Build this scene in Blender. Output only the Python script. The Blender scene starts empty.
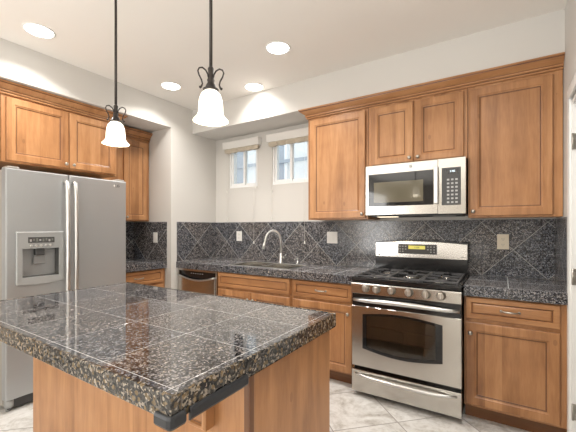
import bpy, bmesh, math, random
from mathutils import Vector
random.seed(7)
PI = math.pi
scene = bpy.context.scene
COL = scene.collection

# ------------------------------------------------------------------ camera
cam_d = bpy.data.cameras.new('camera'); cam = bpy.data.objects.new('camera', cam_d); COL.objects.link(cam)
cam_d.sensor_width = 36.0; cam_d.lens = 336.83 / 576 * 36
cam_d.shift_y = 11.587 / 576
cam_d.clip_start = 0.02
cam.location = (0.99, -3.181, 1.3023)
cam.rotation_euler = (PI / 2, 0, math.radians(32.638))
scene.camera = cam

# ------------------------------------------------------------------ world, exposure, lights
scene.view_settings.view_transform = 'Standard'
scene.view_settings.look = 'None'
scene.view_settings.gamma = 1
scene.view_settings.use_curve_mapping = False
scene.view_settings.exposure = 0.38
SKY = 1.55
CAN_W = 9.0
PEND_W = 1.2
SIDE_FILL_W = 130.0
CEIL_FILL_W = 115.0
w = bpy.data.worlds.new('world'); scene.world = w; w.use_nodes = True
w.node_tree.nodes['Background'].inputs[0].default_value = (0.90, 0.95, 1.0, 1)
w.node_tree.nodes['Background'].inputs[1].default_value = SKY

def area(name, loc, rot, sx, sy, watts, col=(1, 1, 1), shape='RECTANGLE', spread=PI):
    l = bpy.data.lights.new(name, 'AREA'); l.shape = shape; l.size = sx
    if shape == 'RECTANGLE': l.size_y = sy
    l.energy = watts; l.color = col; l.spread = spread
    o = bpy.data.objects.new(name, l); o.location = loc; o.rotation_euler = rot; COL.objects.link(o)
    return o
# added soft fill panel in a made-up wall opening behind the camera
area('daylight', (-2.18, -6.9, 1.25), (PI / 2, 0, -PI / 2), 3.0, 2.1, SIDE_FILL_W, (1.0, 0.985, 0.96))
# added unseen panel shining upward to brighten the ceiling and its bounce
area('uplight', (-0.8, -5.6, 0.8), (PI, 0, 0), 3.0, 3.6, CEIL_FILL_W, (1.0, 0.975, 0.94))

# ------------------------------------------------------------------ node helper
class G:
    def __init__(s, name):
        s.mat = bpy.data.materials.new(name); s.mat.use_nodes = True
        s.t = s.mat.node_tree; s.b = s.t.nodes['Principled BSDF']
    def n(s, typ, ins=None, **kw):
        nd = s.t.nodes.new(typ)
        for k, v in kw.items(): setattr(nd, k, v)
        for k, v in (ins or {}).items(): s.put(nd.inputs[k], v)
        return nd
    def put(s, sock, v):
        if isinstance(v, bpy.types.NodeSocket): s.t.links.new(v, sock)
        elif isinstance(v, (tuple, list)) and sock.type == 'RGBA' and len(v) == 3: sock.default_value = (*v, 1)
        else: sock.default_value = v
    def m(s, op, a, b=0.0, c=0.0):
        nd = s.n('ShaderNodeMath', {0: a, 1: b, 2: c}, operation=op); return nd.outputs[0]
    def mix(s, f, a, b, mode='MIX'):
        nd = s.t.nodes.new('ShaderNodeMix'); nd.data_type = 'RGBA'; nd.blend_type = mode
        s.put(nd.inputs[0], f); s.put(nd.inputs[6], a); s.put(nd.inputs[7], b); return nd.outputs[2]
    def ramp(s, f, stops):
        nd = s.t.nodes.new('ShaderNodeValToRGB'); s.put(nd.inputs[0], f)
        e = nd.color_ramp.elements
        while len(e) < len(stops): e.new(0.5)
        for el, (p, c) in zip(e, stops): el.position = p; el.color = (*c, 1) if len(c) == 3 else c
        return nd.outputs[0]
    def set(s, **kw):
        for k, v in kw.items(): s.put(s.b.inputs[k.replace('_', ' ')], v)
        return s.mat
    def bump(s, h, strength=0.1, dist=0.001):
        nd = s.n('ShaderNodeBump', {'Strength': strength, 'Distance': dist, 'Height': h})
        s.put(s.b.inputs['Normal'], nd.outputs[0])

def plain(name, col, rough=0.5, metal=0.0, **kw):
    g = G(name); n = g.n('ShaderNodeTexNoise', {'Scale': 30.0, 'Detail': 2.0})
    c = g.mix(n.outputs[0], tuple(x * 0.96 for x in col), tuple(min(1, x * 1.04) for x in col))
    return g.set(Base_Color=c, Roughness=rough, Metallic=metal, **kw)

def emit(name, col, s):
    g = G(name); return g.set(Base_Color=col, Emission_Color=col, Emission_Strength=s, Roughness=0.4)

def paint(name, col):
    g = G(name); pos = g.n('ShaderNodeNewGeometry').outputs['Position']
    a = g.n('ShaderNodeTexNoise', {'Vector': pos, 'Scale': 1.1, 'Detail': 2.0}).outputs[0]
    f = g.n('ShaderNodeTexNoise', {'Vector': pos, 'Scale': 90.0, 'Detail': 3.0}).outputs[0]
    c = g.mix(a, tuple(x * 0.975 for x in col), tuple(min(1, x * 1.02) for x in col))
    g.bump(f, 0.12, 0.002)
    return g.set(Base_Color=c, Roughness=0.75)

def wood(name, horiz=False, tint=(1, 1, 1)):
    g = G(name); tc = g.n('ShaderNodeTexCoord').outputs['Object']
    rnd = g.n('ShaderNodeObjectInfo').outputs['Random']
    off = g.n('ShaderNodeVectorMath', {0: tc, 1: g.n('ShaderNodeCombineXYZ', {0: g.m('MULTIPLY', rnd, 7.0), 1: 0.0, 2: g.m('MULTIPLY', rnd, 3.0)}).outputs[0]}, operation='ADD').outputs[0]
    sc = (1.6, 14, 14) if horiz else (14, 14, 1.6)
    mp = g.n('ShaderNodeMapping', {'Vector': off, 'Scale': sc}).outputs[0]
    a = g.n('ShaderNodeTexNoise', {'Vector': mp, 'Scale': 1.0, 'Detail': 5.0, 'Distortion': 0.7}).outputs[0]
    mp2 = g.n('ShaderNodeMapping', {'Vector': off, 'Scale': tuple(x * 8 for x in sc)}).outputs[0]
    b = g.n('ShaderNodeTexNoise', {'Vector': mp2, 'Scale': 1.0, 'Detail': 3.0}).outputs[0]
    sep = g.n('ShaderNodeSeparateXYZ', {0: off})
    band = g.m('FLOOR', g.m('MULTIPLY', sep.outputs[2 if horiz else 0], 10.5))
    wn = g.n('ShaderNodeTexWhiteNoise', {'W': band}, noise_dimensions='1D').outputs[0]
    blot = g.n('ShaderNodeTexNoise', {'Vector': off, 'Scale': 5.0, 'Detail': 2.0}).outputs[0]
    f = g.m('ADD', g.m('MULTIPLY', a, 0.55), g.m('ADD', g.m('MULTIPLY', b, 0.16), g.m('ADD', g.m('MULTIPLY', wn, 0.20), g.m('MULTIPLY', blot, 0.24))))
    t = lambda c: tuple(x * y for x, y in zip(c, tint))
    c = g.ramp(f, [(0.36, t((0.240, 0.104, 0.040))), (0.56, t((0.400, 0.190, 0.078))), (0.78, t((0.54, 0.285, 0.130)))])
    kn = g.n('ShaderNodeTexVoronoi', {'Vector': g.n('ShaderNodeMapping', {'Vector': off, 'Scale': (7, 7, 4)}).outputs[0], 'Scale': 1.0}).outputs['Distance']
    knot = g.m('MULTIPLY', g.m('LESS_THAN', kn, 0.075), 0.45)
    c = g.mix(knot, c, t((0.22, 0.10, 0.045)))
    g.bump(b, 0.05, 0.001)
    return g.set(Base_Color=c, Roughness=0.34)

def grout_mask(g, u, v, pu, pv, ou, ov, wd):
    def line(x, p, o):
        fr = g.m('FRACT', g.m('DIVIDE', g.m('SUBTRACT', x, o), p))
        d = g.m('MINIMUM', fr, g.m('SUBTRACT', 1.0, fr))
        return g.m('LESS_THAN', d, wd / p / 2), g.m('FLOOR', g.m('DIVIDE', g.m('SUBTRACT', x, o), p))
    a, ia = line(u, pu, ou); b, ib = line(v, pv, ov)
    return g.m('MAXIMUM', a, b), g.m('ADD', g.m('MULTIPLY', ia, 17.3), g.m('MULTIPLY', ib, 5.71))

def granite(name, mode, params=None, rough=0.09, groutcol=(0.33, 0.33, 0.34), scale=1.0, bright=1.0, warm=0.0):
    """speckled dark granite tile; mode: 'h' grid on the top, 'dx' / 'dy' diamonds on a wall, 'e' edge pieces"""
    g = G(name); pos = g.n('ShaderNodeNewGeometry').outputs['Position']
    s = g.n('ShaderNodeSeparateXYZ', {0: pos}).outputs
    wob = g.n('ShaderNodeTexNoise', {'Vector': pos, 'Scale': 60.0 * scale, 'Detail': 2.0}).outputs['Color']
    p2 = g.n('ShaderNodeVectorMath', {0: pos, 1: g.n('ShaderNodeVectorMath', {0: wob, 'Scale': 0.014 / scale}, operation='SCALE').outputs[0]}, operation='ADD').outputs[0]
    v1 = g.n('ShaderNodeTexVoronoi', {'Vector': p2, 'Scale': 62.0 * scale})
    v2 = g.n('ShaderNodeTexVoronoi', {'Vector': p2, 'Scale': 150.0 * scale})
    cs = g.n('ShaderNodeSeparateColor', {0: v1.outputs['Color']}).outputs
    cs2 = g.n('ShaderNodeSeparateColor', {0: v2.outputs['Color']}).outputs
    blob = g.m('MULTIPLY', g.m('LESS_THAN', v1.outputs['Distance'], 0.44), g.m('LESS_THAN', cs[0], 0.60))
    k = bright
    cell = g.mix(cs[1], (0.065 * k, (0.060 - 0.008 * warm) * k, (0.056 - 0.022 * warm) * k), (0.17 * k, (0.160 - 0.022 * warm) * k, (0.150 - 0.060 * warm) * k))
    base = g.mix(g.m('POWER', cs2[0], 2.5), (0.004 * k, 0.0045 * k, 0.006 * k), (0.085 * k, 0.090 * k, 0.102 * k))
    c = g.mix(g.m('MULTIPLY', blob, 0.65), base, cell)
    fl = g.m('GREATER_THAN', cs2[1], 0.84)
    c = g.mix(g.m('MULTIPLY', fl, 0.5), c, (0.30 * k, 0.30 * k, 0.31 * k))
    g.put(g.b.inputs['IOR'], 1.9 if mode == 'h' else 1.5)
    if mode == 'h':
        pu, pv, ou, ov, wd = params; mask, tid = grout_mask(g, s[0], s[1], pu, pv, ou, ov, wd)
    elif mode in ('dx', 'dy'):
        P, u0, z0, wd = params; u = s[0] if mode == 'dx' else s[1]
        a = g.m('ADD', u, s[2]); b = g.m('SUBTRACT', u, s[2])
        mask, tid = grout_mask(g, a, b, P, P, u0 + z0, u0 - z0, wd * 1.41)
    else:
        pu, ou, pv, ov, wd = params; mask, tid = grout_mask(g, s[0], s[1], pu, pv, ou, ov, wd)
    wn = g.n('ShaderNodeTexWhiteNoise', {'W': tid}, noise_dimensions='1D').outputs
    if warm: c = g.mix(1.0, c, (1.12, 0.98, 0.76), 'MULTIPLY')
    tone = g.mix(wn[0], (0.84, 0.88, 0.95), (1.16, 1.06, 0.98))
    c = g.mix(1.0, c, tone, 'MULTIPLY')
    c = g.mix(mask, c, groutcol)
    r = g.m('ADD', rough, g.m('MULTIPLY', mask, 0.45))
    g.bump(g.m('SUBTRACT', 1.0, mask), 0.25, 0.001)
    return g.set(Base_Color=c, Roughness=r)

def steel(name, col=(0.60, 0.585, 0.56), rough=0.27, vert=False, metal=1.0):
    g = G(name); tc = g.n('ShaderNodeTexCoord').outputs['Object']
    mp = g.n('ShaderNodeMapping', {'Vector': tc, 'Scale': (260, 260, 3) if vert else (3, 3, 260)}).outputs[0]
    n = g.n('ShaderNodeTexNoise', {'Vector': mp, 'Scale': 1.0, 'Detail': 2.0}).outputs[0]
    c = g.mix(n, tuple(x * 0.98 for x in col), tuple(x * 1.02 for x in col))
    return g.set(Base_Color=c, Metallic=metal, Roughness=rough)

def floor_mat():
    g = G('stone_floor_tile'); pos = g.n('ShaderNodeNewGeometry').outputs['Position']
    s = g.n('ShaderNodeSeparateXYZ', {0: pos}).outputs
    P = 0.457 * 1.4142
    mask, tid = grout_mask(g, g.m('ADD', s[0], s[1]), g.m('SUBTRACT', s[0], s[1]), P, P, -0.495, 1.28, 0.009)
    sh = g.n('ShaderNodeVectorMath', {0: pos, 1: g.n('ShaderNodeCombineXYZ', {0: tid, 1: 0.0, 2: tid}).outputs[0]}, operation='ADD').outputs[0]
    a = g.n('ShaderNodeTexNoise', {'Vector': sh, 'Scale': 5.0, 'Detail': 8.0, 'Roughness': 0.68, 'Distortion': 1.4}).outputs[0]
    b = g.n('ShaderNodeTexNoise', {'Vector': sh, 'Scale': 22.0, 'Detail': 5.0, 'Roughness': 0.7}).outputs[0]
    f = g.m('ADD', g.m('MULTIPLY', a, 0.7), g.m('MULTIPLY', b, 0.3))
    c = g.ramp(f, [(0.33, (0.30, 0.27, 0.24)), (0.43, (0.52, 0.50, 0.47)), (0.52, (0.68, 0.67, 0.65)), (0.66, (0.80, 0.80, 0.79))])
    c = g.mix(mask, c, (0.27, 0.25, 0.23))
    g.bump(g.m('SUBTRACT', b, mask), 0.25, 0.002)
    return g.set(Base_Color=c, Roughness=0.38)

M = {}
M['wall'] = paint('wall_paint', (0.64, 0.622, 0.59))
M['ceil'] = paint('ceiling_paint', (0.83, 0.80, 0.755))
M['trim'] = plain('white_trim', (0.82, 0.82, 0.80), 0.35)
M['vinyl'] = plain('white_vinyl', (0.86, 0.87, 0.87), 0.3)
M['wood'] = wood('maple_wood'); M['woodh'] = wood('maple_wood_across', True)
M['glaze'] = wood('dark_glazed_groove', False, (0.36, 0.30, 0.26))
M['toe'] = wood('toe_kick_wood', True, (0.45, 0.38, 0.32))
M['inside'] = plain('cabinet_inside', (0.08, 0.05, 0.03), 0.6)
M['nickel'] = steel('brushed_nickel', (0.46, 0.43, 0.39), 0.32)
M['steel'] = steel('stainless_steel', (0.53, 0.51, 0.475), 0.22); M['steelv'] = steel('polished_steel_bar', (0.66, 0.66, 0.65), 0.30)
M['fridge'] = steel('silver_fridge_steel', (0.46, 0.475, 0.485), 0.38, False, 0.6)
M['fridgeside'] = plain('fridge_side_paint', (0.42, 0.39, 0.35), 0.5)
M['fgrey'] = plain('silver_plastic', (0.40, 0.41, 0.41), 0.38, 0.3)
M['recess'] = plain('dark_silver_recess', (0.06, 0.06, 0.058), 0.45, 0.0)
M['grill'] = plain('dark_grey_plastic', (0.06, 0.06, 0.06), 0.5)
M['black'] = plain('black_enamel', (0.012, 0.012, 0.013), 0.16)
M['iron'] = plain('cast_iron', (0.07, 0.07, 0.075), 0.35)
M['blackglass'] = plain('black_glass', (0.012, 0.012, 0.013), 0.05)
M['screenglass'] = plain('mesh_screen_glass', (0.13, 0.115, 0.08), 0.07)
M['rubber'] = plain('black_foam_rubber', (0.016, 0.018, 0.022), 0.36)
M['bronze'] = plain('dark_bronze', (0.045, 0.038, 0.035), 0.38, 0.6)
M['outlet'] = plain('white_plastic', (0.78, 0.77, 0.74), 0.35)
M['almond'] = plain('almond_plastic', (0.74, 0.66, 0.52), 0.35)
M['slot'] = plain('socket_slot', (0.20, 0.18, 0.16), 0.5)
M['chrome'] = steel('chrome_metal', (0.74, 0.74, 0.73), 0.3)
M['floor'] = floor_mat()
M['g_island'] = granite('granite_island_top', 'h', (0.305, 0.305, 0.010, -2.343, 0.0022), 0.05, (0.42, 0.42, 0.42), 1.3, 1.6)
M['g_counter'] = granite('granite_counter_top', 'h', (0.305, 0.305, 0.10, -0.30, 0.0045), 0.10, (0.56, 0.58, 0.60), 1.4, 2.7)
M['g_edge'] = granite('granite_tile_edge', 'e', (0.305, 0.010, 0.305, -2.343, 0.003), 0.14, (0.07, 0.06, 0.05), 1.0, 1.5, 1.0)
M['g_edge2'] = granite('granite_counter_edge', 'e', (0.305, 0.10, 0.305, -0.30, 0.003), 0.14, (0.07, 0.06, 0.05), 1.2, 1.8, 0.0)
M['g_splash'] = granite('granite_backsplash', 'dx', (0.430, -1.527, 1.128, 0.0038), 0.16, (0.40, 0.40, 0.39), 1.2, 1.85)
M['g_splashy'] = granite('granite_backsplash_side', 'dy', (0.430, -0.32, 1.128, 0.0038), 0.16, (0.40, 0.40, 0.39), 1.2, 1.85)
M['lamp'] = emit('recessed_lamp_lens', (1.0, 0.97, 0.92), 9.0)
M['shade'] = emit('lit_frosted_glass', (1.0, 0.93, 0.80), 1.5)
M['lcd'] = emit('amber_display', (0.55, 0.50, 0.10), 0.5)
M['digits'] = emit('lit_digits', (0.75, 0.9, 1.0), 1.0)
M['btn'] = plain('grey_button_print', (0.42, 0.42, 0.42), 0.4)
M['lcdgrey'] = plain('grey_lcd', (0.20, 0.21, 0.19), 0.25)
M['fabric'] = plain('blind_fabric', (0.50, 0.44, 0.35), 0.8)
M['cream'] = plain('blind_valance', (0.84, 0.83, 0.80), 0.5)
M['cord'] = plain('white_cord', (0.75, 0.74, 0.70), 0.6)
M['siding'] = plain('neighbour_siding', (0.74, 0.74, 0.73), 0.8)
M['sidedark'] = plain('neighbour_window_glass', (0.33, 0.36, 0.40), 0.5)
M['amber'] = plain('brown_plate', (0.30, 0.15, 0.06), 0.4)
def glass_mat():
    g = G('window_glass')
    tr = g.n('ShaderNodeBsdfTransparent', {'Color': (0.93, 0.96, 0.97)}); gl = g.n('ShaderNodeBsdfGlossy', {'Color': (1, 1, 1), 'Roughness': 0.02})
    fr = g.n('ShaderNodeFresnel', {'IOR': 1.45}); mx = g.n('ShaderNodeMixShader', {0: fr.outputs[0], 1: tr.outputs[0], 2: gl.outputs[0]})
    out = [n for n in g.t.nodes if n.type == 'OUTPUT_MATERIAL'][0]; g.t.links.new(mx.outputs[0], out.inputs[0]); return g.mat
M['glass'] = glass_mat()
def ovenglass():
    g = G('oven_glass')
    tr = g.n('ShaderNodeBsdfTransparent', {'Color': (0.60, 0.57, 0.53)}); gl = g.n('ShaderNodeBsdfGlossy', {'Color': (1, 1, 1), 'Roughness': 0.04})
    fr = g.n('ShaderNodeFresnel', {'IOR': 1.6}); mx = g.n('ShaderNodeMixShader', {0: fr.outputs[0], 1: tr.outputs[0], 2: gl.outputs[0]})
    out = [n for n in g.t.nodes if n.type == 'OUTPUT_MATERIAL'][0]; g.t.links.new(mx.outputs[0], out.inputs[0]); return g.mat
M['ovenglass'] = ovenglass()

# ------------------------------------------------------------------ mesh helpers
class MB:
    def __init__(s): s.bm = bmesh.new()
    def quad(s, pts, mi=0, sm=False):
        f = s.bm.faces.new([s.bm.verts.new(p) for p in pts]); f.material_index = mi; f.smooth = sm; return s
    def box(s, x0, x1, y0, y1, z0, z1, mi=0):
        if x0 > x1: x0, x1 = x1, x0
        if y0 > y1: y0, y1 = y1, y0
        if z0 > z1: z0, z1 = z1, z0
        v = [s.bm.verts.new(p) for p in ((x0,y0,z0),(x1,y0,z0),(x1,y1,z0),(x0,y1,z0),(x0,y0,z1),(x1,y0,z1),(x1,y1,z1),(x0,y1,z1))]
        for q in ((3,2,1,0),(4,5,6,7),(0,1,5,4),(1,2,6,5),(2,3,7,6),(3,0,4,7)):
            f = s.bm.faces.new([v[i] for i in q]); f.material_index = mi
        return s
    def loops(s, loops, mi=0, cap0=True, cap1=True, mis=None, smooth=False):
        L = [[s.bm.verts.new(p) for p in lp] for lp in loops]; n = len(L[0])
        for k in range(len(L) - 1):
            for i in range(n):
                f = s.bm.faces.new((L[k][i], L[k][(i+1) % n], L[k+1][(i+1) % n], L[k+1][i]))
                f.material_index = mis[k] if mis else mi; f.smooth = smooth
        if cap0: f = s.bm.faces.new(list(reversed(L[0]))); f.material_index = mi
        if cap1: f = s.bm.faces.new(L[-1]); f.material_index = mi
        return s
    def prism(s, poly, axis, a, b, mi=0):
        """extrude a 2D polygon along axis from a to b; poly coordinates are the other two axes in order"""
        def P(p, t): q = list(p); q.insert(axis, t); return tuple(q)
        return s.loops([[P(p, a) for p in poly], [P(p, b) for p in poly]], mi)
    def panel(s, x0, x1, z0, z1, yf, th=0.02, prof=None, frame_mi=0, groove=1):
        """cabinet door/drawer front facing -y with a stepped recessed panel"""
        prof = prof or [(0.0, 0.003), (0.003, 0.0), (0.052, 0.0), (0.055, 0.006), (0.060, 0.006), (0.068, 0.010), (0.072, 0.010)]
        def R(i, d): return [(x0+i, yf+d, z0+i), (x1-i, yf+d, z0+i), (x1-i, yf+d, z1-i), (x0+i, yf+d, z1-i)]
        lo = [R(0, th)] + [R(i, d) for i, d in prof]
        mis = [frame_mi] * (len(lo) - 1)
        mis[-2] = groove
        return s.loops(lo, frame_mi, mis=mis)
    def tube(s, pts, r, seg=10, mi=0, caps=True, flat=1.0):
        pts = [Vector(p) for p in pts]; rr = r if isinstance(r, (list, tuple)) else [r] * len(pts)
        up = None; L = []
        for i, p in enumerate(pts):
            d = (pts[min(i+1, len(pts)-1)] - pts[max(i-1, 0)]).normalized()
            if up is None: up = Vector((0, 0, 1)) if abs(d.z) < 0.9 else Vector((1, 0, 0))
            a = d.cross(up).normalized(); b = a.cross(d).normalized(); up = b
            L.append([tuple(p + a * math.cos(t) * rr[i] + b * math.sin(t) * rr[i] * flat) for t in [2*PI*k/seg for k in range(seg)]])
        return s.loops(L, mi, caps, caps, smooth=True)
    def lathe(s, prof, c, axis='z', seg=24, mi=0, closed=False):
        cx, cy, cz = c; L = []
        for r, h in prof:
            ring = []
            for k in range(seg):
                t = 2*PI*k/seg; a, b = r*math.cos(t), r*math.sin(t)
                ring.append((cx+a, cy+b, cz+h) if axis == 'z' else ((cx+a, cy+h, cz+b) if axis == 'y' else (cx+h, cy+a, cz+b)))
            L.append(ring)
        return s.loops(L, mi, not closed, not closed, smooth=True)
    def build(s, name, mats, parent=None, bevel=0.0, loc=None, seg=2):
        bmesh.ops.remove_doubles(s.bm, verts=s.bm.verts, dist=1e-6)
        bmesh.ops.recalc_face_normals(s.bm, faces=s.bm.faces)
        if loc is not None: bmesh.ops.translate(s.bm, verts=s.bm.verts, vec=-Vector(loc))
        me = bpy.data.meshes.new(name); s.bm.to_mesh(me); s.bm.free()
        for m in (mats if isinstance(mats, (list, tuple)) else [mats]): me.materials.append(m)
        o = bpy.data.objects.new(name, me); COL.objects.link(o)
        if parent: o.parent = parent
        if loc is not None: o.location = loc
        if bevel:
            b = o.modifiers.new('bevel', 'BEVEL'); b.width = bevel; b.segments = seg; b.limit_method = 'ANGLE'; b.angle_limit = math.radians(40)
        return o

def tag(o, label, cat, group=None, kind=None):
    if label: o['label'] = label
    if cat: o['category'] = cat
    if group: o['group'] = group
    if kind: o['kind'] = kind
    return o
def thing(name, label, cat, loc=(0, 0, 0), rz=0, group=None):
    o = bpy.data.objects.new(name, None); o.empty_display_size = 0.1; COL.objects.link(o)
    o.location = loc; o.rotation_euler = (0, 0, rz); return tag(o, label, cat, group)
def copy_tree(o, parent=None):
    c = o.copy(); COL.objects.link(c)
    if parent: c.parent = parent
    for ch in list(o.children): copy_tree(ch, c)
    return c
def struct(o, label=None):
    o['kind'] = 'structure'
    if label: o['label'] = label
    o['category'] = o.name.split('_')[0]
    return o
def text_mesh(name, body, size, mat, parent, loc, rot=(PI/2, 0, 0), depth=0.0006, sx=1.0):
    cu = bpy.data.curves.new(name, 'FONT'); cu.body = body; cu.size = size; cu.extrude = depth; cu.align_x = 'CENTER'; cu.align_y = 'CENTER'
    t = bpy.data.objects.new(name, cu); COL.objects.link(t); bpy.context.view_layer.update()
    me = bpy.data.meshes.new_from_object(t.evaluated_get(bpy.context.evaluated_depsgraph_get()))
    bpy.data.objects.remove(t); o = bpy.data.objects.new(name, me); COL.objects.link(o)
    me.materials.clear(); me.materials.append(mat); o.parent = parent; o.location = loc; o.rotation_euler = rot; o.scale = (sx, 1, 1)
    return o

# ------------------------------------------------------------------ setting
ZC, ZS = 2.714, 2.430           # ceiling, soffit underside
XL, XR = -2.161, 1.322          # left and right wall faces
NX = -2.86; NY0, NY1 = -3.75, -0.700   # back of the niche and its two ends
YB = -9.5                       # far end of the room behind the camera
struct(MB().box(-3.0, 2.5, YB-0.1, 0.15, -0.08, 0.0).build('floor', M['floor']), 'pale marbled stone tile floor laid diagonally')
struct(MB().box(-3.0, 2.5, YB-0.1, 0.15, ZC, ZC+0.1).build('ceiling', M['ceil']), 'smooth cream painted ceiling')
W1 = (-1.925, -1.480, 1.795, 2.30); W2 = (-1.262, -0.780, 1.795, 2.30)
m = MB()
m.box(XL, W1[0], 0, 0.14, 0, ZC).box(W1[0], W1[1], 0, 0.14, 0, W1[2]).box(W1[0], W1[1], 0, 0.14, W1[3], ZC).box(W1[1], W2[0], 0, 0.14, 0, ZC)
m.box(W2[0], W2[1], 0, 0.14, 0, W2[2]).box(W2[0], W2[1], 0, 0.14, W2[3], ZC).box(W2[1], XR, 0, 0.14, 0, ZC)
struct(m.build('wall_back', M['wall']), 'off white back wall with two small windows')
m = MB().box(NX-0.1, XL, NY1, 0.14, 0, ZC).box(NX-0.1, XL, NY0, NY1, ZS, ZC).box(NX-0.1, NX, NY0, NY1, 0, ZS).box(NX-0.1, XL, -5.4, NY0, 0, ZC).box(NX-0.1, XL, YB, -8.4, 0, ZC).box(NX-0.1, XL, -8.4, -5.4, 2.3, ZC).box(NX-0.1, XL, -8.4, -5.4, 0, 0.2)
struct(m.build('wall_left', M['wall']), 'off white left wall with a deep niche for fridge and cabinets')
struct(MB().box(XL, XR, -0.390, 0, ZS, ZC).build('wall_soffit', M['wall']), 'off white soffit above the back wall cabinets and windows')
m = MB().box(XR, XR+0.125, -0.655, 0.14, 0, ZC).box(XR, XR+0.125, -1.47, -0.655, 2.05, ZC).box(XR, XR+0.125, YB, -1.47, 0, ZC)
m.box(2.3, 2.4, -1.8, 0.14, 0, ZC).box(XR+0.125, 2.3, -1.8, -1.7, 0, ZC).box(XR+0.125, 2.3, 0.04, 0.14, 0, ZC)
struct(m.build('wall_right', M['wall']), 'off white right wall beside the doorway')
m = MB().box(NX-0.1, XR+0.125, YB-0.1, YB, 0, ZC)
struct(m.build('wall_front', paint('taupe_paint', (0.27, 0.235, 0.19))), 'unseen wall far behind the camera, toned dark taupe to dim steel reflections')  # dark tone made up to keep the microwave's reflection from whitening

# doorway in the right wall: casing, jamb, hinges, leaf swung into the next room
d1 = struct(thing('door_1', 'white door casing and jamb with three hinges at the right edge', 'door', (XR, -0.655, 0)))
MB().box(-0.016, -0.001, -0.005, 0.055, 0, 2.11).box(-0.016, -0.001, -0.87, -0.81, 0, 2.11).box(-0.016, -0.001, -0.81, -0.005, 2.05, 2.11).build('casing', M['trim'], d1, 0.003)
MB().box(-0.003, 0.127, -0.018, -0.001, 0, 2.03).box(-0.003, 0.127, -0.814, -0.797, 0, 2.03).box(-0.003, 0.127, -0.797, -0.018, 2.013, 2.03).build('jamb', M['trim'], d1)
for z in (0.247, 1.021, 1.795):
    h = MB().box(0.004, 0.036, -0.0225, -0.0185, z-0.045, z+0.045).lathe([(0.006, -0.046), (0.006, 0.046)], (0.001, -0.026, z), seg=10).build('hinge', M['nickel'], d1)
    sc = MB()
    for dz in (-0.03, 0, 0.03): sc.lathe([(0.004, 0), (0.004, -0.002)], (0.020 + 0.006*(dz == 0), -0.0227, z+dz), 'y', 10)
    sc.build('screw', M['grill'], h)
MB().box(0.04, 0.80, -0.075, -0.035, 0.01, 2.03).build('door_leaf', M['trim'], d1, 0.002)

# kitchen windows (horizontal sliders)
def window(n, W, lab):
    x0, x1, z0, z1 = W
    t = struct(thing('window_%d' % n, lab, 'window', (x0, 0, z0))); wd, ht = x1-x0, z1-z0
    f = MB(); a = 0.024
    f.box(0.001, a, 0.004, 0.085, 0.001, ht-0.001).box(wd-a, wd-0.001, 0.004, 0.085, 0.001, ht-0.001).box(a, wd-a, 0.004, 0.085, 0.001, a+0.006).box(a, wd-a, 0.004, 0.085, ht-a, ht-0.001)
    f.build('window_frame', M['vinyl'], t, 0.002)
    b = 0.026
    for nm, s0, s1, yy in (('sash', a, wd*0.5+0.014, 0.020), ('sash', wd*0.5-0.014, wd-a, 0.048)):
        s = MB(); s.box(s0, s0+b, yy, yy+0.024, a+0.006, ht-a).box(s1-b, s1, yy, yy+0.024, a+0.006, ht-a).box(s0+b, s1-b, yy, yy+0.024, a+0.006, a+0.006+b).box(s0+b, s1-b, yy, yy+0.024, ht-a-b, ht-a)
        so = s.build(nm, M['vinyl'], t, 0.002)
        MB().box(s0+b, s1-b, yy+0.010, yy+0.014, a+0.006+b, ht-a-b).build('pane', M['glass'], so)
    return t
window(1, W1, 'small white sliding window above the sink, nearer the corner')
window(2, W2, 'small white sliding window above the sink, partly behind the cabinet')

# neighbouring house seen through the windows
nb = thing('neighbour_house', 'pale grey neighbouring house wall seen through the small windows', 'house', (-3, 2.2, 0))
MB().box(-3, 5.0, 0, 0.2, -0.5, 3.4).build('wall', M['siding'], nb)
for k, x in enumerate((-1.9, -0.95, 0.05, 1.15)):
    wf = MB().box(x-0.05, x+0.49, -0.05, -0.002, 1.75, 3.1).build('window_frame', M['vinyl'], nb)
    MB().box(x, x+0.20, -0.06, -0.051, 1.82, 3.03).box(x+0.24, x+0.44, -0.06, -0.051, 1.82, 3.03).build('pane', M['sidedark'], wf)
MB().box(-3, 5.0, -0.10, -0.07, 2.52, 2.58).build('railing', M['sidedark'], nb)

# ------------------------------------------------------------------ island
IX0, IX1, IY0, IY1 = -1.263, 0.350, -2.678, -1.778
isl = thing('kitchen_island', 'long maple kitchen island with an overhanging dark granite tile top', 'kitchen island', ((IX0+IX1)/2, (IY0+IY1)/2, 0))
bl = Vector(isl.location)
def IB(mb, name, mats, bevel=0.0):
    bmesh.ops.translate(mb.bm, verts=mb.bm.verts, vec=-bl); return mb.build(name, mats, isl, bevel)
IB(MB().box(IX0+0.008, IX1-0.008, IY0+0.008, IY1-0.008, 0.868, 0.914), 'granite_top', M['g_island'])
e = MB()
e.box(IX0, IX1, IY0, IY0+0.010, 0.856, 0.9155).box(IX0, IX1, IY1-0.010, IY1, 0.856, 0.9155).box(IX0, IX0+0.010, IY0+0.010, IY1-0.010, 0.856, 0.9155).box(IX1-0.010, IX1, IY0+0.010, IY1-0.010, 0.856, 0.9155)
IB(e, 'granite_edge', M['g_edge'], 0.002)
BX0, BX1, BY0, BY1 = -1.222, 0.326, -2.365, -1.795
IB(MB().box(BX0+0.02, BX1-0.02, BY0+0.02, BY1-0.002, 0.09, 0.856), 'body', M['wood'])
IB(MB().box(BX0, BX1-0.02, BY0, BY0+0.018, 0.0, 0.867), 'front_panel', M['wood'])
IB(MB().box(BX1-0.018, BX1, BY0+0.022, BY1, 0.0, 0.867), 'end_panel', M['wood'])
IB(MB().box(BX0, BX0+0.018, BY0+0.02, BY1, 0.0, 0.867), 'end_panel', M['wood'])
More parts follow.
